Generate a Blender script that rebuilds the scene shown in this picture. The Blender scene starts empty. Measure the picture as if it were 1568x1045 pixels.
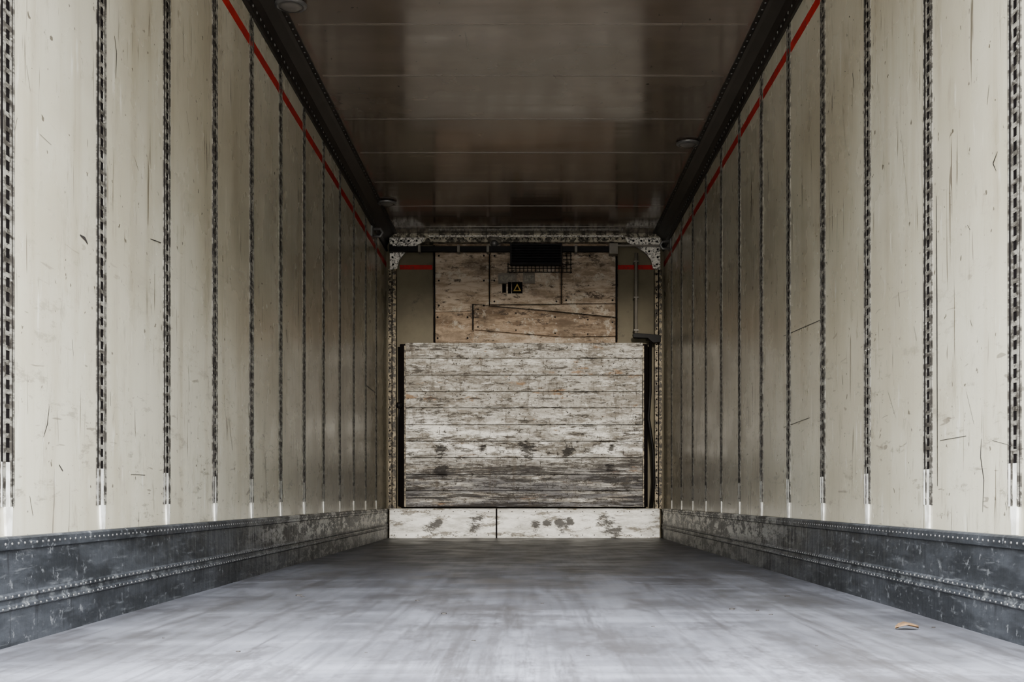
import bpy, bmesh, math, random
from mathutils import Vector
random.seed(7)
scene=bpy.context.scene
# ------------------------------------------------------------------ dimensions (metres)
CX,CZ=0.024,0.362            # camera position across / above the trailer floor
F=1728.0                     # focal length for a 1568-unit wide frame
WX=1.26                      # inner half width
H=2.743                      # inner height
YB=10.26                     # bulkhead end
Y0=2.12                      # open rear end
def bx(u,Y=YB): return CX+(u-808)*Y/F
def bz(v,Y=YB): return CZ+(763-v)*Y/F
# ------------------------------------------------------------------ node helper
class M:
    def __init__(s,name):
        s.m=bpy.data.materials.new(name); s.m.use_nodes=True
        s.t=s.m.node_tree; s.b=s.t.nodes['Principled BSDF']
        s.pos=s.t.nodes.new('ShaderNodeNewGeometry').outputs['Position']
        s.sep=None
    def n(s,k): return s.t.nodes.new(k)
    def l(s,a,b): s.t.links.new(a,b)
    def setv(s,sock,v):
        if isinstance(v,bpy.types.NodeSocket): s.l(v,sock)
        elif isinstance(v,(tuple,list)) and len(v)==3 and sock.type=='RGBA': sock.default_value=(*v,1)
        else: sock.default_value=v
    def xyz(s,i):
        if not s.sep:
            s.sep=s.n('ShaderNodeSeparateXYZ'); s.l(s.pos,s.sep.inputs[0])
        return s.sep.outputs[i]
    def noise(s,sc=(1,1,1),scale=1,detail=4,rough=.55,off=(0,0,0),dist=0):
        mp=s.n('ShaderNodeMapping'); s.l(s.pos,mp.inputs[0])
        mp.inputs['Scale'].default_value=sc; mp.inputs['Location'].default_value=off
        n=s.n('ShaderNodeTexNoise'); s.l(mp.outputs[0],n.inputs['Vector'])
        n.inputs['Scale'].default_value=scale; n.inputs['Detail'].default_value=detail
        n.inputs['Roughness'].default_value=rough; n.inputs['Distortion'].default_value=dist
        return n.outputs['Fac']
    def math(s,op,a,b=0.,clamp=False):
        n=s.n('ShaderNodeMath'); n.operation=op; n.use_clamp=clamp
        s.setv(n.inputs[0],a); s.setv(n.inputs[1],b); return n.outputs[0]
    def rng(s,v,a,b,c=0.,d=1.):
        n=s.n('ShaderNodeMapRange'); n.interpolation_type='SMOOTHSTEP'
        s.setv(n.inputs[0],v)
        n.inputs[1].default_value=a;n.inputs[2].default_value=b;n.inputs[3].default_value=c;n.inputs[4].default_value=d
        return n.outputs[0]
    def mix(s,f,a,b,mode='MIX'):
        n=s.n('ShaderNodeMix'); n.data_type='RGBA'; n.blend_type=mode
        s.setv(n.inputs[0],f); s.setv(n.inputs[6],a); s.setv(n.inputs[7],b); return n.outputs[2]
    def spots(s,lst,Y,sc=(.8,1,2.6)):
        acc=None
        for (u,v,r) in lst:
            d=s.n('ShaderNodeVectorMath'); d.operation='DISTANCE'; s.l(s.pos,d.inputs[0]); d.inputs[1].default_value=(bx(u,Y),Y,bz(v,Y))
            f=s.rng(d.outputs['Value'],r/168*2.8,0.)
            acc=f if acc is None else s.math('MAXIMUM',acc,f)
        nz=s.math('MULTIPLY',s.math('SUBTRACT',s.noise(sc,9,8,.82),.43),5.5)
        k=s.math('SUBTRACT',acc,nz)
        return s.math('MULTIPLY',s.rng(k,.0,.35),s.rng(acc,.05,.35))
    def out(s,col,rough=.5,metal=0.,spec=.5,bump=None,bs=.2,bd=.01):
        s.setv(s.b.inputs['Base Color'],col); s.setv(s.b.inputs['Roughness'],rough)
        s.setv(s.b.inputs['Metallic'],metal); s.setv(s.b.inputs['Specular IOR Level'],spec)
        if bump is not None:
            n=s.n('ShaderNodeBump'); n.inputs['Strength'].default_value=bs; n.inputs['Distance'].default_value=bd
            s.l(bump,n.inputs['Height']); s.l(n.outputs[0],s.b.inputs['Normal'])
        return s.m
# ------------------------------------------------------------------ materials
# (surface colour is the same kind of paint / dirt over the whole length; fall-off comes from the light)
def mat_wall():
    m=M('cream_fibreglass_panel')
    big=m.noise(scale=1.3,detail=5)
    c=m.mix(m.rng(big,.35,.65),(.31,.28,.205),(.385,.36,.28))
    st=m.noise((1,9,.5),1,4)
    c=m.mix(m.rng(st,.50,.72,0,.4),c,(.22,.185,.12))
    low=m.rng(m.xyz(2),1.5,.3)   # hand-truck scuffs in the lower band
    sc2=m.noise((1,2.,7),2.7,8,.75,off=(3,7,2))
    c=m.mix(m.math('MULTIPLY',low,m.rng(sc2,.56,.64,0,.5)),c,(.06,.048,.035))
    ru=m.noise((1,6,1.2),1.5,9,.8,off=(6,2,5)); c=m.mix(m.rng(ru,.54,.66,0,.4),c,(.14,.11,.07))
    mask=m.noise(scale=2.6,detail=2,off=(5,5,5))
    s1=m.noise((1,42,2.2),1,2,.5,off=(0,3,1),dist=.4)
    f=m.math('MULTIPLY',m.rng(s1,.66,.70),m.rng(mask,.47,.57))
    c=m.mix(m.math('MULTIPLY',f,.8),c,(.05,.038,.025))
    s2=m.noise((1,60,4.2),1,1,.5,off=(4,13,1),dist=.8); c=m.mix(m.rng(s2,.735,.76,0,.7),c,(.06,.045,.035))
    s5=m.noise((1,7,40),1,2,.5,off=(4,3,9),dist=.6); c=m.mix(m.math('MULTIPLY',m.rng(s5,.69,.73,0,.6),m.rng(m.xyz(2),1.6,.6)),c,(.06,.045,.035))
    s3=m.noise((1,14,5),1.6,5,.7,off=(8,3,1)); c=m.mix(m.rng(s3,.60,.70,0,.4),c,(.13,.115,.085))
    s4=m.noise((1,4,1.3),1.3,6,.75,off=(1,8,6)); c=m.mix(m.rng(s4,.58,.72,0,.35),c,(.17,.14,.09))
    sp=m.noise(scale=34,detail=2,off=(1,2,9)); c=m.mix(m.rng(sp,.70,.73,0,.8),c,(.04,.03,.022))
    w=m.noise((1,20,3),1.3,4,.6,off=(2,9,4)); c=m.mix(m.rng(w,.62,.70,0,.4),c,(.52,.50,.43))
    bp=m.noise((1,1.6,.9),2.0,3)
    r=m.rng(m.noise(scale=3,detail=4),.3,.7,.20,.34)
    return m.out(c,r,0,.36,bp,.22,.02)
def mat_ceiling():
    m=M('grimy_ceiling_sheet')
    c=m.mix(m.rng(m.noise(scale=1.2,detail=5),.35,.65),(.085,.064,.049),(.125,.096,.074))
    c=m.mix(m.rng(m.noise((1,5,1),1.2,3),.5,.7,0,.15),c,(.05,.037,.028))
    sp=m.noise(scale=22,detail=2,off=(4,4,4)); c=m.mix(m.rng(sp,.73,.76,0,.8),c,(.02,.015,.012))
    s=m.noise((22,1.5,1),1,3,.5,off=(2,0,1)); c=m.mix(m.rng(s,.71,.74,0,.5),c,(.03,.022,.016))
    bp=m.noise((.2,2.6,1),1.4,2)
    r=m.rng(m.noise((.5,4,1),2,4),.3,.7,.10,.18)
    return m.out(c,r,0,.65,bp,.13,.02)
def mat_floor():
    m=M('dusty_grey_floor')
    c=m.mix(m.rng(m.noise((3,.5,1),1.3,6,.65),.38,.64),(.044,.044,.050),(.080,.081,.093))
    c=m.mix(m.rng(m.noise((.5,3.2,1),1.1,5,.65,off=(3,1,1)),.47,.66,0,.5),c,(.12,.123,.142))
    gr=m.noise((34,.7,1),1,4,.6); c=m.mix(m.rng(gr,.44,.68,0,.45),c,(.026,.024,.025))
    dk=m.noise((2.2,1.,1),1.3,9,.8,off=(7,7,7)); c=m.mix(m.rng(dk,.47,.59,0,.6),c,(.022,.020,.020))
    tr=m.noise((9,.5,1),1.1,8,.8,off=(1,3,3)); c=m.mix(m.rng(tr,.52,.62,0,.5),c,(.02,.018,.018))
    sp=m.noise(scale=70,detail=3,rough=.7); c=m.mix(m.rng(sp,.60,.69,0,.6),c,(.015,.013,.013))
    return m.out(c,m.rng(m.noise(scale=4,detail=5),.3,.7,.36,.56),0,.28,m.noise((60,8,1),1,4),.15,.004)
def mat_kick():
    m=M('scuffed_grey_kick_plate')
    base=m.mix(m.rng(m.noise((1,1.5,6),1.5,6,.7),.4,.62),(.009,.010,.0115),(.025,.027,.031))
    sc=m.noise((1,3,30),1.6,6,.7); base=m.mix(m.rng(sc,.56,.68,0,.5),base,(.09,.094,.10))
    sc3=m.noise((1,9,9),3,8,.8,off=(5,3,2)); base=m.mix(m.rng(sc3,.57,.64,0,.6),base,(.13,.134,.14))
    rg=m.math('MULTIPLY',m.rng(m.xyz(2),.134,.124),m.rng(m.xyz(2),.086,.09))
    base=m.mix(m.math('MULTIPLY',rg,m.rng(m.noise((1,9,12),3,8,.8,off=(1,1,7)),.5,.6,0,.6)),base,(.10,.104,.105))
    sc=m.noise((1,25,3),1.2,5,.7,off=(2,2,2)); base=m.mix(m.rng(sc,.58,.68,0,.7),base,(.006,.006,.007))
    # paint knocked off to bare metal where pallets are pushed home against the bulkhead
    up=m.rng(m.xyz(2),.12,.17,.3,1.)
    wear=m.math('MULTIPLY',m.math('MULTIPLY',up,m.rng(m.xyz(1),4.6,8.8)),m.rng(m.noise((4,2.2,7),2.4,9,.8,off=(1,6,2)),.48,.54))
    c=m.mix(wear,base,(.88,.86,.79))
    return m.out(c,m.rng(sc,.3,.7,.34,.55),0,.25,m.noise((1,4,12),4,4),.35,.006)
def plain(name,col,rough=.5,metal=0.,var=.25,sc=8,dirt=None,dth=(.55,.68),spec=.3):
    m=M(name)
    d=tuple(x*(1-var) for x in col)
    c=m.mix(m.rng(m.noise(scale=sc,detail=5,rough=.65),.35,.65),d,col)
    if dirt: c=m.mix(m.rng(m.noise(scale=sc*2.3,detail=6,rough=.7,off=(3,3,3)),dth[0],dth[1],0,.9),c,dirt)
    return m.out(c,rough,metal,spec)
def mat_rim():
    m=M('chipped_track_paint')
    c=m.mix(m.rng(m.noise((1,8,30),1.4,5,.7),.42,.58),(.035,.031,.026),(.16,.15,.125))
    c=m.mix(m.rng(m.noise(scale=40,detail=4,rough=.7,off=(3,3,3)),.53,.61,0,.85),c,(.014,.012,.010))
    return m.out(c,.45,0,.15)
def mat_foot():
    m=M('white_track_foot')
    c=m.mix(m.rng(m.noise(scale=20,detail=4),.4,.6),(.44,.42,.37),(.66,.65,.60))
    return m.out(c,.4)
def mat_planks():
    m=M('worn_painted_bulkhead_boards')
    n1=m.noise((1.6,1,5),3.0,9,.8)
    c=m.mix(m.rng(n1,.44,.57),(.22,.20,.17),(.46,.44,.395))
    w=m.noise((2.2,1,8),3,9,.8,off=(3,9,9)); c=m.mix(m.rng(w,.54,.60,0,.8),c,(.74,.72,.66))
    br=m.noise((1.5,1,6),1.7,7,.75,off=(5,2,8)); c=m.mix(m.rng(br,.59,.63,0,.8),c,(.24,.14,.07))
    band=m.noise((1.0,1,4),1.6,7,.7,off=(1,9,3))
    mid=m.math('MULTIPLY',m.rng(m.xyz(2),1.25,.88),m.rng(m.xyz(2),.64,.78))
    c=m.mix(m.math('MULTIPLY',mid,m.rng(band,.46,.57)),c,(.95,.93,.87))
    lowm=m.rng(m.xyz(2),.84,.46)
    ln=m.noise((.6,1,7),2.6,8,.75,off=(9,1,2))
    c=m.mix(m.math('MULTIPLY',lowm,m.rng(ln,.41,.53,0,.85)),c,(.10,.10,.11))
    ln2=m.noise((.7,1,10),2.2,9,.8,off=(4,1,7))
    c=m.mix(m.math('MULTIPLY',m.rng(m.xyz(2),.95,.55),m.rng(ln2,.505,.555,0,.9)),c,(.018,.016,.016))
    g=m.noise((1.8,1,11),2.4,10,.84,off=(2,8,8)); c=m.mix(m.rng(g,.52,.57,0,.87),c,(.035,.03,.025))
    g2=m.noise((7,1,7),5,7,.78,off=(6,8,8)); c=m.mix(m.rng(g2,.56,.61,0,.88),c,(.022,.018,.015))
    g3=m.noise((7,1,1.6),2,7,.78,off=(2,3,8)); c=m.mix(m.rng(g3,.53,.64,0,.55),c,(.07,.057,.045))
    f=m.spots([(675,690,7),(676,722,7),(739,688,4),(806,690,9),(871,692,6),(936,688,4),(936,716,5)],10.1)
    c=m.mix(m.math('MULTIPLY',f,.9),c,(.012,.010,.009))
    return m.out(c,.6,0,.10,g,.4,.006)
def mat_ply(name,a,b,dark=(.03,.02,.013)):
    m=M(name)
    c=m.mix(m.rng(m.noise((1.5,1,7),2.2,8,.75),.40,.60),a,b)
    s=m.noise((2,1,5),3,8,.8,off=(4,4,1)); c=m.mix(m.rng(s,.53,.61,0,.9),c,dark)
    s=m.noise((1.2,1,2),2,8,.8,off=(9,4,1)); c=m.mix(m.rng(s,.47,.62,0,.6),c,(.085,.06,.038))
    w=m.noise((3,1,3),2.4,8,.8,off=(8,1,1)); c=m.mix(m.rng(w,.54,.62,0,.65),c,(.48,.43,.35))
    return m.out(c,.55,0,.12,s,.3,.004)
def mat_backkick():
    m=M('bare_aluminium_bulkhead_kick_plate')
    c=m.mix(m.rng(m.noise((.7,1,3),3,8,.78),.38,.6),(.52,.505,.46),(.95,.94,.89))
    s=m.noise((1.6,1,6),2.4,9,.82,off=(2,2,5)); c=m.mix(m.rng(s,.52,.58,0,.85),c,(.11,.09,.06))
    f=m.spots([(662,808,8),(670,800,4),(727,802,8),(736,797,4),(820,806,5),(838,803,4),(860,806,7),(872,800,4),(928,802,8),(944,815,7)],10.14,(.7,1,2.2))
    c=m.mix(m.math('MULTIPLY',f,.95),c,(.015,.012,.01))
    return m.out(c,.45,0,.15,m.noise((2,1,2),5,4),.5,.01)
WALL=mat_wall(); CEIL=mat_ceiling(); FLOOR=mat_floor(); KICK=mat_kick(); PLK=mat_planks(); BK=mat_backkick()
PLY=mat_ply('brown_plywood',(.14,.092,.055),(.34,.25,.17)); PLY2=mat_ply('pale_plywood',(.22,.16,.105),(.43,.345,.26))
RIM=mat_rim(); FOOT=mat_foot()
DARK=plain('black_track_recess',(.005,.004,.004),.9,0,spec=.03)
TRIM=plain('dark_cornice_metal',(.016,.013,.011),.45,0,.4,6,spec=.2)
SEAM=plain('ceiling_seam_sealant',(.17,.145,.12),.4,0)
RED=plain('red_load_limit_tape',(.36,.010,.008),.5,0,.3,12,(.08,.02,.015),(.56,.66),spec=.15)
BACKP=plain('olive_grey_end_panel',(.13,.11,.07),.5,0,.25,2.5,(.05,.04,.03),(.6,.7),spec=.12)
POST=plain('worn_corner_post_paint',(.36,.295,.195),.4,0,.5,14,(.02,.016,.012),(.46,.54),spec=.12)
HEAD=plain('dirty_header_rail',(.40,.355,.27),.4,0,.5,9,(.02,.016,.012),(.46,.54),spec=.12)
GUS=plain('galvanised_gusset_steel',(.88,.84,.76),.35,0,.35,25,(.03,.025,.02),(.50,.56),spec=.2)
BLK=plain('black_rubber',(.008,.007,.007),.5,0,spec=.10)
GREY=plain('grey_conduit',(.19,.17,.14),.4,0,spec=.2)
STEEL=plain('rivet_metal',(.15,.145,.14),.4,.5,.3,30)
LENS=plain('frosted_lamp_lens',(.10,.09,.08),.2,0)
YEL=plain('yellow_warning_label',(.45,.29,.04),.5)
LAB=plain('aged_label',(.10,.08,.055),.4)
LEAFM=plain('dry_leaf',(.16,.09,.04),.7,0,.4,60)
ASPH=plain('yard_asphalt',(.12,.108,.092),.85,0,.2,1)
SCF=plain('black_scuff',(.022,.019,.017),.6)
# ------------------------------------------------------------------ geometry helpers
def box(bm,x0,x1,y0,y1,z0,z1,mi=0):
    x0,x1=sorted((x0,x1)); y0,y1=sorted((y0,y1)); z0,z1=sorted((z0,z1))
    v=[bm.verts.new(p) for p in [(x0,y0,z0),(x1,y0,z0),(x1,y1,z0),(x0,y1,z0),(x0,y0,z1),(x1,y0,z1),(x1,y1,z1),(x0,y1,z1)]]
    for q in [(0,3,2,1),(4,5,6,7),(0,1,5,4),(1,2,6,5),(2,3,7,6),(3,0,4,7)]:
        f=bm.faces.new([v[i] for i in q]); f.material_index=mi
def prism(bm,pts,axis,a,b,mi=0):
    def P(p,t): return {'y':(p[0],t,p[1]),'x':(t,p[0],p[1]),'z':(p[0],p[1],t)}[axis]
    A=[bm.verts.new(P(p,a)) for p in pts]; B=[bm.verts.new(P(p,b)) for p in pts]; n=len(pts)
    fs=[bm.faces.new(A),bm.faces.new(B[::-1])]
    for i in range(n): fs.append(bm.faces.new([A[i],B[i],B[(i+1)%n],A[(i+1)%n]]))
    for f in fs: f.material_index=mi
def rivet(bm,c,nrm,r,h,mi=0,seg=8):
    nrm=Vector(nrm).normalized(); a=nrm.orthogonal().normalized(); b=nrm.cross(a); c=Vector(c)
    R=[[bm.verts.new(c+(a*math.cos(t)+b*math.sin(t))*r*k+nrm*h*g) for t in [2*math.pi*i/seg for i in range(seg)]] for k,g in((1,0),(.75,.7))]
    top=bm.verts.new(c+nrm*h)
    for i in range(seg):
        j=(i+1)%seg
        f=bm.faces.new([R[0][i],R[0][j],R[1][j],R[1][i]]); f.material_index=mi; f.smooth=True
        f=bm.faces.new([R[1][i],R[1][j],top]); f.material_index=mi; f.smooth=True
def tube(bm,pts,r,mi=0,seg=10):
    pts=[Vector(p) for p in pts]; rings=[]
    for i,p in enumerate(pts):
        d=(pts[min(i+1,len(pts)-1)]-pts[max(i-1,0)]).normalized()
        up=Vector((0,1,0)) if abs(d.y)<.9 else Vector((1,0,0))
        a=d.cross(up).normalized(); b=d.cross(a)
        rings.append([bm.verts.new(p+(a*math.cos(t)+b*math.sin(t))*r) for t in [2*math.pi*k/seg for k in range(seg)]])
    for i in range(len(rings)-1):
        for k in range(seg):
            f=bm.faces.new([rings[i][k],rings[i][(k+1)%seg],rings[i+1][(k+1)%seg],rings[i+1][k]]); f.material_index=mi; f.smooth=True
    for R in (rings[0],rings[-1]):
        f=bm.faces.new(R); f.material_index=mi
def make(name,bm,mats,parent=None,bev=0):
    bmesh.ops.recalc_face_normals(bm,faces=bm.faces[:])
    me=bpy.data.meshes.new(name); bm.to_mesh(me); bm.free()
    for m in mats: me.materials.append(m)
    o=bpy.data.objects.new(name,me); scene.collection.objects.link(o)
    if parent: o.parent=parent
    if bev:
        b=o.modifiers.new('bevel','BEVEL'); b.width=bev; b.segments=2; b.limit_method='ANGLE'
    return o
def empty(name):
    o=bpy.data.objects.new(name,None); scene.collection.objects.link(o); return o
# ------------------------------------------------------------------ shell
bm=bmesh.new(); box(bm,-WX-.04,WX+.04,Y0,YB+.1,-.06,0); make('floor',bm,[FLOOR])
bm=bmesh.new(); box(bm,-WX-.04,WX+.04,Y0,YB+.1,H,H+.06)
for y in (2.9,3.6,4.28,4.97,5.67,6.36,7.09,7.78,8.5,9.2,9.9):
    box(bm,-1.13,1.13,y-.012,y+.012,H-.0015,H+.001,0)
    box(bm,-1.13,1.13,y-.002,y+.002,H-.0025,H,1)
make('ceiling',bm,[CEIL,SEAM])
WALLS={}
for s,n in((-1,'left'),(1,'right')):
    bm=bmesh.new(); box(bm,s*WX,s*(WX+.04),Y0,YB+.1,0,H)
    WALLS[s]=make('wall_'+n,bm,[WALL])
bm=bmesh.new(); box(bm,-WX,WX,YB,YB+.06,0,H); make('wall_back',bm,[BACKP])
# ------------------------------------------------------------------ side kick plates
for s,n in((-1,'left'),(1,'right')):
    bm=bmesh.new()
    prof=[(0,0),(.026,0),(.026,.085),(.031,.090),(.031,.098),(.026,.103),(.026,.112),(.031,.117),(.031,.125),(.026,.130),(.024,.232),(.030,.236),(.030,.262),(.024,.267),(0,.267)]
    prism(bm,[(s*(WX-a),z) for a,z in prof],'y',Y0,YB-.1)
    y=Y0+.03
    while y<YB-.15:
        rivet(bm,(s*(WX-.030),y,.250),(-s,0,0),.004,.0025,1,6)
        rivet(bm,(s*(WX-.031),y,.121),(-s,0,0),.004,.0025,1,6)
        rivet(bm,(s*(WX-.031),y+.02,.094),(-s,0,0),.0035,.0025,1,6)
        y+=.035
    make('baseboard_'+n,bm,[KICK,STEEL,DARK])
# ------------------------------------------------------------------ cornice trims
k=0
for s in(-1,1):
    k+=1; bm=bmesh.new()
    prof=[(0,2.60),(.012,2.60),(.016,2.612),(.012,2.625),(.012,2.66),(.03,2.69),(.07,2.725),(.085,2.735),(.11,2.735),(.11,H),(0,H)]
    prism(bm,[(s*(WX-a),z) for a,z in prof],'y',Y0,YB-.02)
    y=Y0+.03
    while y<YB-.05:
        rivet(bm,(s*(WX-.012),y,2.643),(-s,0,0),.008,.005,1,6)
        rivet(bm,(s*(WX-.097),y+.03,2.735),(0,0,-1),.006,.004,1,6); y+=.075
    make('trim_%d'%k,bm,[TRIM,STEEL])
# ------------------------------------------------------------------ load line tape
for s in(-1,1):
    bm=bmesh.new(); box(bm,s*WX,s*(WX-.0012),Y0,YB-.02,2.455,2.502)
    make('red_load_limit_stripe',bm,[RED])
bm=bmesh.new()
box(bm,bx(612),bx(662),YB-.0015,YB,bz(413),bz(406)); box(bm,bx(946),bx(1002),YB-.0015,YB,bz(413),bz(406))
make('red_load_limit_stripe',bm,[RED])
# ------------------------------------------------------------------ vertical slotted cargo tracks
def track_mesh():
    bm=bmesh.new(); d=.0032; zt=2.60; zb=.34; zs=.45   # local: x = out of wall, y = along wall
    box(bm,0,.0008,-.040,.038,zb,zt,1)
    for a,b in((-.040,-.036),(-.020,-.010),(.015,.024),(.033,.038)): box(bm,0,d,a,b,zb,zt,0)
    box(bm,0,d-.001,-.010,.015,zb,zs,2); box(bm,0,d-.0005,-.036,-.027,zb,zs,2)
    z=zs+.024
    while z<zt-.02:
        box(bm,0,d-.001,-.010,.015,z,z+.012,0); z+=.036
    for z in (zb+.02,.9,1.5,2.1,zt-.03):
        rivet(bm,(d,-.015,z),(1,0,0),.004,.003,0,6); rivet(bm,(d,.019,z),(1,0,0),.004,.003,0,6)
    prism(bm,[(-.018,zb),(.022,zb),(.018,.268),(-.010,.268)],'x',0,.006,2)
    bmesh.ops.recalc_face_normals(bm,faces=bm.faces[:])
    me=bpy.data.meshes.new('slotted_cargo_track'); bm.to_mesh(me); bm.free()
    for x in(RIM,DARK,FOOT): me.materials.append(x)
    return me
TM=track_mesh()
for s,y0,st in((-1,2.78-.616*2,.616),(1,2.86-.62*2,.62)):
    y=y0
    while y<YB-.15:
        if y>Y0+.04:
            o=bpy.data.objects.new('slotted_cargo_track',TM); scene.collection.objects.link(o)
            o.location=(s*WX,y,0); o.rotation_euler=(0,0,math.pi if s>0 else 0)
        y+=st
# ------------------------------------------------------------------ ceiling lamps
for (x,y) in((-1.115,5.42),(1.095,7.54),(-1.105,9.06)):
    bm=bmesh.new(); seg=28
    prof=[(.078,0),(.078,-.008),(.066,-.014),(.060,-.014),(.058,-.010),(.05,-.020),(.03,-.028),(.0,-.031)]
    prev=None
    for i,(r,h) in enumerate(prof):
        ring=[bm.verts.new((x+r*math.cos(t),y+r*math.sin(t),H-.008+h)) for t in[2*math.pi*k/seg for k in range(seg)]] if r else [bm.verts.new((x,y,H-.008+h))]
        if prev:
            for q in range(seg):
                j=(q+1)%seg
                vs=[prev[q],prev[j],ring[j],ring[q]] if r else [prev[q],prev[j],ring[0]]
                f=bm.faces.new(vs); f.smooth=True; f.material_index=0 if i<4 else 1
        prev=ring
    make('ceiling_lamp',bm,[STEEL,LENS])
# ------------------------------------------------------------------ lower bulkhead of boards
YP=10.10
E=empty('bulkhead_board_wall')
bm=bmesh.new(); v=525.; hs=[24,26,25,25,26,25,25,26,25,25]
for i,h in enumerate(hs):
    dy=random.uniform(-.003,.003)
    box(bm,bx(621,YP)+random.uniform(-.004,.004),bx(984,YP)+random.uniform(-.004,.004),YP+dy,YP+.05,bz(v+h-.4,YP),bz(v+.4,YP))
    v+=h
make('boards',bm,[PLK],E,.003)
bm=bmesh.new()
box(bm,bx(613,YP),bx(990,YP),YP+.05,YB,bz(778,YP),bz(526,YP),0)
for u in(700,780,868,940):
    for vv in range(532,775,25):
        if random.random()<.75: rivet(bm,(bx(u+random.uniform(-1,1),YP),YP-.002,bz(vv,YP)),(0,-1,0),.008,.004,1,8)
for a,b in((612,620.3),(984.8,992)):
    box(bm,bx(a,YP),bx(b,YP),YP+.01,YP+.05,bz(777,YP),bz(527,YP),2)
for a,b in((619.3,621.5),(984,986)): box(bm,bx(a,YP),bx(b,YP),YP-.012,YP+.02,bz(777,YP),bz(530,YP),3)
make('frame',bm,[DARK,STEEL,DARK,POST],E)
# ------------------------------------------------------------------ bulkhead kick plate
bm=bmesh.new(); YK=10.14
for a,b in((596.5,759),(761.5,1010)):
    prism(bm,[(YK,0.002),(YK,bz(781.5,YK)),(YK+.012,bz(779.5,YK)),(YB,bz(779.5,YK)),(YB,.002)],'x',bx(a,YK),bx(b,YK),0)
box(bm,bx(759,YK),bx(761.5,YK),YK+.01,YK+.03,.002,bz(780,YK),1)
for u in range(604,1008,18):
    rivet(bm,(bx(u,YK),YK,bz(784,YK)),(0,-1,0),.006,.004,2,6)
    rivet(bm,(bx(u,YK),YK,bz(820,YK)),(0,-1,0),.006,.004,2,6)
make('baseboard_back',bm,[BK,DARK,STEEL])
# ------------------------------------------------------------------ corner posts
for a,b in((594.5,606),(1003,1014)):
    bm=bmesh.new(); Y=10.16
    box(bm,bx(a,Y),bx(b,Y),Y,YB,bz(779.5,Y),bz(412,Y),0)
    m_=(a+b)/2; box(bm,bx(m_-.7,Y),bx(m_+.7,Y),Y-.004,Y+.01,bz(779,Y),bz(412,Y),1)
    for vv in range(420,778,12):
        rivet(bm,(bx(a+2.6,Y),Y,bz(vv,Y)),(0,-1,0),.008,.005,1,6); rivet(bm,(bx(b-2.6,Y),Y,bz(vv,Y)),(0,-1,0),.008,.005,2,6)
    make('corner_post',bm,[POST,DARK,STEEL])
# ------------------------------------------------------------------ corner gussets
for sgn in(-1,1):
    bm=bmesh.new(); Y=10.12
    pts=[(-207,364),(-154,364),(-157,371),(-172,379),(-183,386),(-193,398),(-196,411),(-207,413)]
    P=[(bx(804+sgn*(-p[0]),Y),bz(p[1],Y)) for p in pts]
    prism(bm,P,'y',Y,Y+.02,0)
    for p in [(-202,370),(-190,369),(-178,369),(-166,369),(-203,382),(-203,394),(-202,405),(-190,385),(-180,378)]:
        rivet(bm,(bx(804+sgn*(-p[0]),Y),Y,bz(p[1],Y)),(0,-1,0),.010,.005,1,8)
    make('corner_gusset_plate',bm,[GUS,DARK])
# ------------------------------------------------------------------ header rail
bm=bmesh.new(); Y=10.14
box(bm,bx(596,Y),bx(1013,Y),Y,YB,bz(371,Y),H-.001,0)
for u in range(656,955,9): rivet(bm,(bx(u,Y),Y,bz(366,Y)),(0,-1,0),.007,.005,1,6)
box(bm,bx(655,Y),bx(955,Y),Y-.01,Y,bz(362.8,Y),bz(361,Y),2)
make('header_rail',bm,[HEAD,DARK,GUS])
bm=bmesh.new(); Y=10.06
box(bm,bx(600,Y),bx(782,Y),Y,Y+.05,bz(385,Y),bz(377,Y),0); box(bm,bx(861,Y),bx(935,Y),Y,Y+.05,bz(385,Y),bz(377,Y),0)
box(bm,bx(596,Y),bx(601,Y),Y-.02,Y+.06,bz(386,Y),bz(375,Y),0)
box(bm,bx(933,Y),bx(946,Y),Y-.01,Y+.10,bz(389,Y),bz(373,Y),1)
box(bm,bx(946,Y),bx(1012,Y),Y+.01,Y+.04,bz(377,Y),bz(374,Y),1)
for u in (640,700,745,880): box(bm,bx(u,Y),bx(u+4,Y),Y-.004,Y+.1,bz(386,Y),bz(375,Y),1)
make('black_cross_bar',bm,[BLK,GREY],None,.002)
# ------------------------------------------------------------------ upper plywood
E=empty('plywood_air_duct_panel')
def sheet(name,pts,Y,t,mat,bev=.003):
    bm=bmesh.new(); prism(bm,[(bx(u,Y),bz(v,Y)) for u,v in pts],'y',Y,Y+t); return make(name,bm,[mat],E,bev)
sheet('backing_sheet',[(663,372),(946,372),(946,526),(663,526)],10.21,.04,PLY)
sheet('left_sheet',[(666,386),(747,386),(748,476),(666,478)],10.195,.014,PLY2)
sheet('centre_sheet',[(752,386),(857,386),(857,467),(752,467)],10.19,.018,PLY2)
sheet('right_sheet',[(862,386),(944,386),(944,465),(862,465)],10.195,.014,PLY2)
sheet('lower_left_sheet',[(664,480),(722,478),(722,524),(664,524)],10.195,.014,PLY)
sheet('slanted_board',[(726,469),(944,488),(944,515),(860,516),(726,505)],10.18,.02,PLY)
sheet('slanted_board_low',[(726,507),(860,518),(944,517),(944,527),(726,527)],10.19,.014,PLY2)
sheet('cap_board',[(748,469),(944,466),(944,486),(842,477)],10.185,.014,PLY2)
bm=bmesh.new()
for c in [(665,376,665,524,.009),(749.5,386,749.5,468,.004),(859.5,386,859.5,466,.004),(944,376,944,524,.009),(724,466,724,506,.006),(724,466,862,478,.002),(862,478,944,486,.002),(750,466.5,944,465.5,.002)]:
    tube(bm,[(bx(c[0],10.17),10.17,bz(c[1],10.17)),(bx(c[2],10.17),10.17,bz(c[3],10.17))],c[4])
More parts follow.
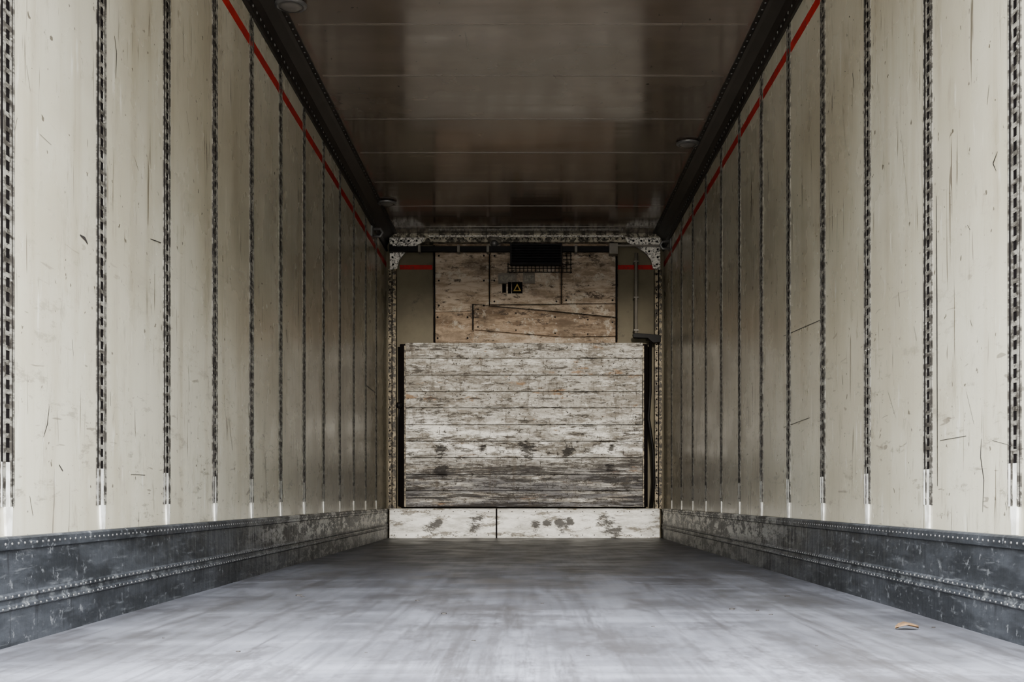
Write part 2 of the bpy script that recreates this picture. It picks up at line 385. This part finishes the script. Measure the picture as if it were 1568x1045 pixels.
for (u,v) in [(672,392),(672,430),(672,468),(741,392),(741,430),(741,468),(757,392),(757,430),(757,462),(852,392),(852,462),(867,392),(867,460),(938,392),(938,460),(903,392),(732,474),(790,480),(850,486),(900,490),(938,494),(732,501),(790,506),(850,511),(900,512),(670,486),(716,486),(670,518),(716,518)]:
    rivet(bm,(bx(u,10.185),10.182,bz(v,10.185)),(0,-1,0),.009,.006)
make('battens_and_screws',bm,[BLK],E)
bm=bmesh.new(); Y=10.172
box(bm,bx(763,Y),bx(791,Y),Y,Y+.02,bz(434,Y),bz(418,Y),0); box(bm,bx(801,Y),bx(819,Y),Y,Y+.02,bz(434,Y),bz(418,Y),0)
box(bm,bx(769,Y),bx(775,Y),Y-.002,Y+.02,bz(448,Y),bz(435,Y),1); box(bm,bx(778,Y),bx(783,Y),Y-.002,Y+.02,bz(449,Y),bz(432,Y),1)
box(bm,bx(766,Y),bx(788,Y),Y-.002,Y,bz(431,Y),bz(421,Y),2); box(bm,bx(803,Y),bx(817,Y),Y-.002,Y,bz(431,Y),bz(421,Y),2)
make('label_plates',bm,[LAB,DARK,plain('label_face',(.20,.17,.12),.4,0,.7,60)],E)
bm=bmesh.new()
box(bm,bx(784,Y),bx(800,Y),Y,Y+.02,bz(449,Y),bz(432,Y),0)
prism(bm,[(bx(786,Y),bz(446,Y)),(bx(798,Y),bz(446,Y)),(bx(792,Y),bz(434.5,Y))],'y',Y-.003,Y,1)
prism(bm,[(bx(788.6,Y),bz(444.6,Y)),(bx(795.4,Y),bz(444.6,Y)),(bx(792,Y),bz(438,Y))],'y',Y-.005,Y-.003,0)
make('warning_triangle_label',bm,[DARK,YEL],E)
# ------------------------------------------------------------------ air vent and wire guard
E=empty('air_return_vent')
bm=bmesh.new(); Y=10.02
box(bm,bx(781,Y),bx(861,Y),Y+.03,10.17,bz(403,Y),bz(372,Y),0)
for v in range(374,404,4): prism(bm,[(Y,bz(v+2.4,Y)),(Y+.03,bz(v,Y)),(Y+.034,bz(v+.8,Y)),(Y+.004,bz(v+3.2,Y))],'x',bx(783,Y),bx(859,Y),0)
for u in(781,858.5): box(bm,bx(u,Y),bx(u+2.5,Y),Y-.003,Y+.04,bz(404,Y),bz(372,Y),0)
box(bm,bx(781,Y),bx(861,Y),Y-.003,Y+.04,bz(405,Y),bz(402.5,Y),0)
make('vent_housing',bm,[BLK],E)
bm=bmesh.new(); Y=10.10
for u in range(778,878,6):
    top=392 if u>862 else 403
    tube(bm,[(bx(u,Y),Y,bz(top-(8 if u>862 else 0),Y)),(bx(u,Y),Y,bz(417,Y))],.0036,0,6)
for v in(405,411,417): tube(bm,[(bx(777,Y),Y,bz(v,Y)),(bx(876,Y),Y,bz(v,Y))],.0036,0,6)
for v in(386,392,398): tube(bm,[(bx(862,Y),Y,bz(v,Y)),(bx(876,Y),Y,bz(v,Y))],.0036,0,6)
for u in(780,874): tube(bm,[(bx(u,Y),Y,bz(416,Y)),(bx(u,Y),10.18,bz(416,Y))],.003,0,6)
make('wire_guard',bm,[BLK],E)
bm=bmesh.new(); Y=10.12
tube(bm,[(bx(750,Y),Y,bz(366,Y)),(bx(757,Y),Y-.03,bz(368,Y)),(bx(765,Y),Y,bz(371,Y))],.025)
rivet(bm,(bx(757,Y),Y-.03,bz(374,Y)),(0,-1,0),.035,.03,1,14)
box(bm,bx(750,Y),bx(766,Y),Y,Y+.04,bz(380,Y),bz(364,Y),0)
make('junction_box',bm,[GREY,STEEL])
# ------------------------------------------------------------------ right conduit, lever & hose
bm=bmesh.new(); Y=10.15
tube(bm,[(bx(974,Y),Y,bz(388,Y)),(bx(974,Y),Y,bz(519,Y))],.015,0,14)
for v in(400,455,505):
    box(bm,bx(970.5,Y),bx(977.5,Y),Y-.018,YB,bz(v+2,Y),bz(v,Y),0)
make('drain_pipe',bm,[GREY])
bm=bmesh.new(); Y=10.06
prism(bm,[(bx(969,Y),bz(512,Y)),(bx(973,Y),bz(510,Y)),(bx(1010,Y),bz(513,Y)),(bx(1012,Y),bz(514,Y)),(bx(1012,Y),bz(524,Y)),(bx(1000,Y),bz(525,Y)),(bx(992,Y),bz(518,Y)),(bx(970,Y),bz(517,Y))],'y',Y,Y+.05,0)
tube(bm,[(bx(995,Y),Y+.03,bz(516,Y)),(bx(995,Y),YB,bz(516,Y))],.015)
make('black_latch_lever',bm,[BLK],None,.003)
bm=bmesh.new(); Y=10.07
tube(bm,[(bx(996,Y),Y+.01,bz(524,Y)),(bx(996,Y),Y+.02,bz(600,Y)),(bx(993,Y),Y,bz(640,Y)),(bx(1000,Y),Y,bz(690,Y)),(bx(1002,Y),Y+.02,bz(735,Y)),(bx(999,Y),Y+.06,bz(778,Y))],.014)
make('hanging_rubber_hose',bm,[BLK])
bm=bmesh.new()
tube(bm,[(bx(609,Y),Y+.08,bz(530,Y)),(bx(610,Y),Y+.05,bz(610,Y)),(bx(612,Y),Y+.02,bz(622,Y)),(bx(609,Y),Y+.06,bz(640,Y)),(bx(609,Y),Y+.09,bz(776,Y))],.010)
rivet(bm,(bx(611,Y),Y,bz(621,Y)),(0,-1,0),.03,.03,0,10)
make('side_cable',bm,[BLK])
for s,Y in((-1,9.30),(1,9.76)):
    bm=bmesh.new(); z=2.59
    box(bm,s*(WX),s*(WX-.012),Y-.06,Y+.06,z-.08,z+.005,0)
    tube(bm,[(s*(WX-.01),Y,z-.01),(s*(WX-.07),Y,z-.01),(s*(WX-.09),Y,z-.04),(s*(WX-.07),Y,z-.07),(s*(WX-.01),Y,z-.07)],.012,0)
    make('tie_down_bracket',bm,[STEEL])
# ------------------------------------------------------------------ wall scratches (real gouges in the skin)
def ribbon(bm,s,pts,w):
    d=WX-CX if s>0 else WX+CX
    q=[]
    for u,v in pts:
        Y=F*d/abs(u-808); q.append((Y,CZ+(763-v)*Y/F))
    for i in range(len(q)-1):
        a=Vector(q[i]); b=Vector(q[i+1]); n=(b-a).normalized(); n=Vector((-n.y,n.x))*w/2
        wa=.4 if i==0 else 1; wb=.4 if i==len(q)-2 else 1
        vs=[bm.verts.new((s*(WX-.0012),p.x,p.y)) for p in (a+n*wa,b+n*wb,b-n*wb,a-n*wa)]
        bm.faces.new(vs)
L=[([(175,55),(178,80),(177,120)],.007),([(75,622),(72,650),(66,670)],.006),([(45,760),(50,790)],.006),([(122,360),(130,366),(134,374)],.014),([(497,585),(498,650)],.03),([(438,505),(440,525)],.02),([(230,366),(246,372)],.01),([(90,712),(96,722)],.01),([(168,600),(169,622)],.007),([(380,618),(381,640)],.015),([(288,560),(290,600)],.006),([(60,205),(78,222)],.004),([(110,520),(112,545)],.005),([(560,590),(575,602)],.03),([(406,700),(409,790)],.012),([(20,210),(26,180)],.005),([(40,100),(46,140)],.004),([(285,170),(290,205)],.006),([(205,240),(212,262)],.005),([(350,640),(356,690)],.008),([(200,727),(222,728)],.006)]
R=[([(1503,672),(1502,700),(1507,735),(1505,785)],.006),([(1540,770),(1542,782)],.006),([(1520,675),(1568,688)],.004),([(1440,675),(1480,668)],.006),([(1306,112),(1308,135)],.012),([(1486,490),(1489,500)],.006),([(1376,448),(1378,470)],.008),([(1528,232),(1521,250),(1526,262)],.006),([(1330,690),(1331,772)],.028),([(1434,300),(1435,460),(1436,745)],.012),([(1200,515),(1262,488)],.01),([(1290,575),(1291,590)],.01),([(1482,345),(1486,352)],.007),([(1177,610),(1181,690)],.008),([(1240,640),(1200,655)],.008),([(1145,610),(1147,660)],.012),([(1515,130),(1512,160)],.006),([(1400,500),(1404,522)],.006),([(1380,200),(1392,330)],.004),([(1290,160),(1296,230)],.005),([(1360,600),(1372,640)],.005),([(1480,600),(1492,650)],.004)]
for s,lst in((-1,L),(1,R)):
    bm=bmesh.new()
    for pts,w in lst: ribbon(bm,s,pts,w*.8)
    make('gouges',bm,[SCF],WALLS[s])
# ------------------------------------------------------------------ floor litter
def fl(u,v):
    Y=F*CZ/(v-763); return (CX+(u-808)*Y/F,Y)
x,y=fl(1388,965); bm=bmesh.new()
spine=[(-.055,0,.004),(-.03,.006,.012),(0,.004,.020),(.03,-.004,.014),(.06,-.002,.006)]; wid=[.003,.018,.024,.016,.002]
rows=[]; K=.55
for (a,b,h),w in zip(spine,wid):
    a*=K;b*=K;w*=K*1.6;h*=.6
    rows.append([bm.verts.new((x+a,y+b-w,h+.004)),bm.verts.new((x+a,y+b,h)),bm.verts.new((x+a,y+b+w,h+.007))])
for i in range(4):
    for j in range(2): 
        f=bm.faces.new([rows[i][j],rows[i+1][j],rows[i+1][j+1],rows[i][j+1]]); f.smooth=True
o=make('dry_leaf',bm,[LEAFM]); sm=o.modifiers.new('s','SOLIDIFY'); sm.thickness=.0015
bm=bmesh.new()
for (u,v,r) in [(680,941,.014),(365,999,.008),(725,982,.006),(457,913,.014),(463,915,.01),(1160,936,.010),(1120,934,.012),(1430,962,.008),(640,921,.01),(1180,942,.007),(560,1000,.004),(250,978,.005),(900,1005,.004),(1250,990,.005),(1000,960,.005),(830,925,.008),(1205,914,.01)]:
    x,y=fl(u,v); k=[random.uniform(.5,1.1) for _ in range(6)]
    prism(bm,[(x+r*k[i]*math.cos(i*1.047),y+r*.8*k[i]*math.sin(i*1.047)) for i in range(6)],'z',0.0,r*.3,0)
make('floor_debris',bm,[SCF])
# ------------------------------------------------------------------ outside
bm=bmesh.new(); box(bm,-60,60,-80,60,-1.25,-1.20); make('ground_yard',bm,[ASPH])
# overcast-bright sky: dim near the horizon and brightest overhead, shaped to steepen the fall-off inside
w=bpy.data.worlds.new('sky'); scene.world=w; w.use_nodes=True
nt=w.node_tree; bg=nt.nodes['Background']
tc=nt.nodes.new('ShaderNodeTexCoord'); sx=nt.nodes.new('ShaderNodeSeparateXYZ'); mr=nt.nodes.new('ShaderNodeMapRange')
nt.links.new(tc.outputs['Generated'],sx.inputs[0]); nt.links.new(sx.outputs['Z'],mr.inputs[0])
mr.interpolation_type='SMOOTHSTEP'
mr.inputs[1].default_value=0.10; mr.inputs[2].default_value=0.80; mr.inputs[3].default_value=0.9; mr.inputs[4].default_value=62.0
nt.links.new(mr.outputs[0],bg.inputs[1]); bg.inputs[0].default_value=(.92,.96,1,1)
sd=bpy.data.lights.new('hazy_sun','SUN'); sd.energy=3.6; sd.angle=math.radians(5); sd.color=(1,.93,.82)
so=bpy.data.objects.new('hazy_sun',sd); scene.collection.objects.link(so)
so.rotation_euler=(math.radians(90-5.5),0,0)
# ------------------------------------------------------------------ camera
cd=bpy.data.cameras.new('camera'); co=bpy.data.objects.new('camera',cd); scene.collection.objects.link(co)
co.location=(CX,0,CZ); co.rotation_euler=(math.radians(90),0,0)
cd.sensor_width=36; cd.lens=F/1568*36; cd.shift_x=-24/1568; cd.shift_y=240.5/1568
cd.clip_start=.05; cd.clip_end=300
scene.camera=co
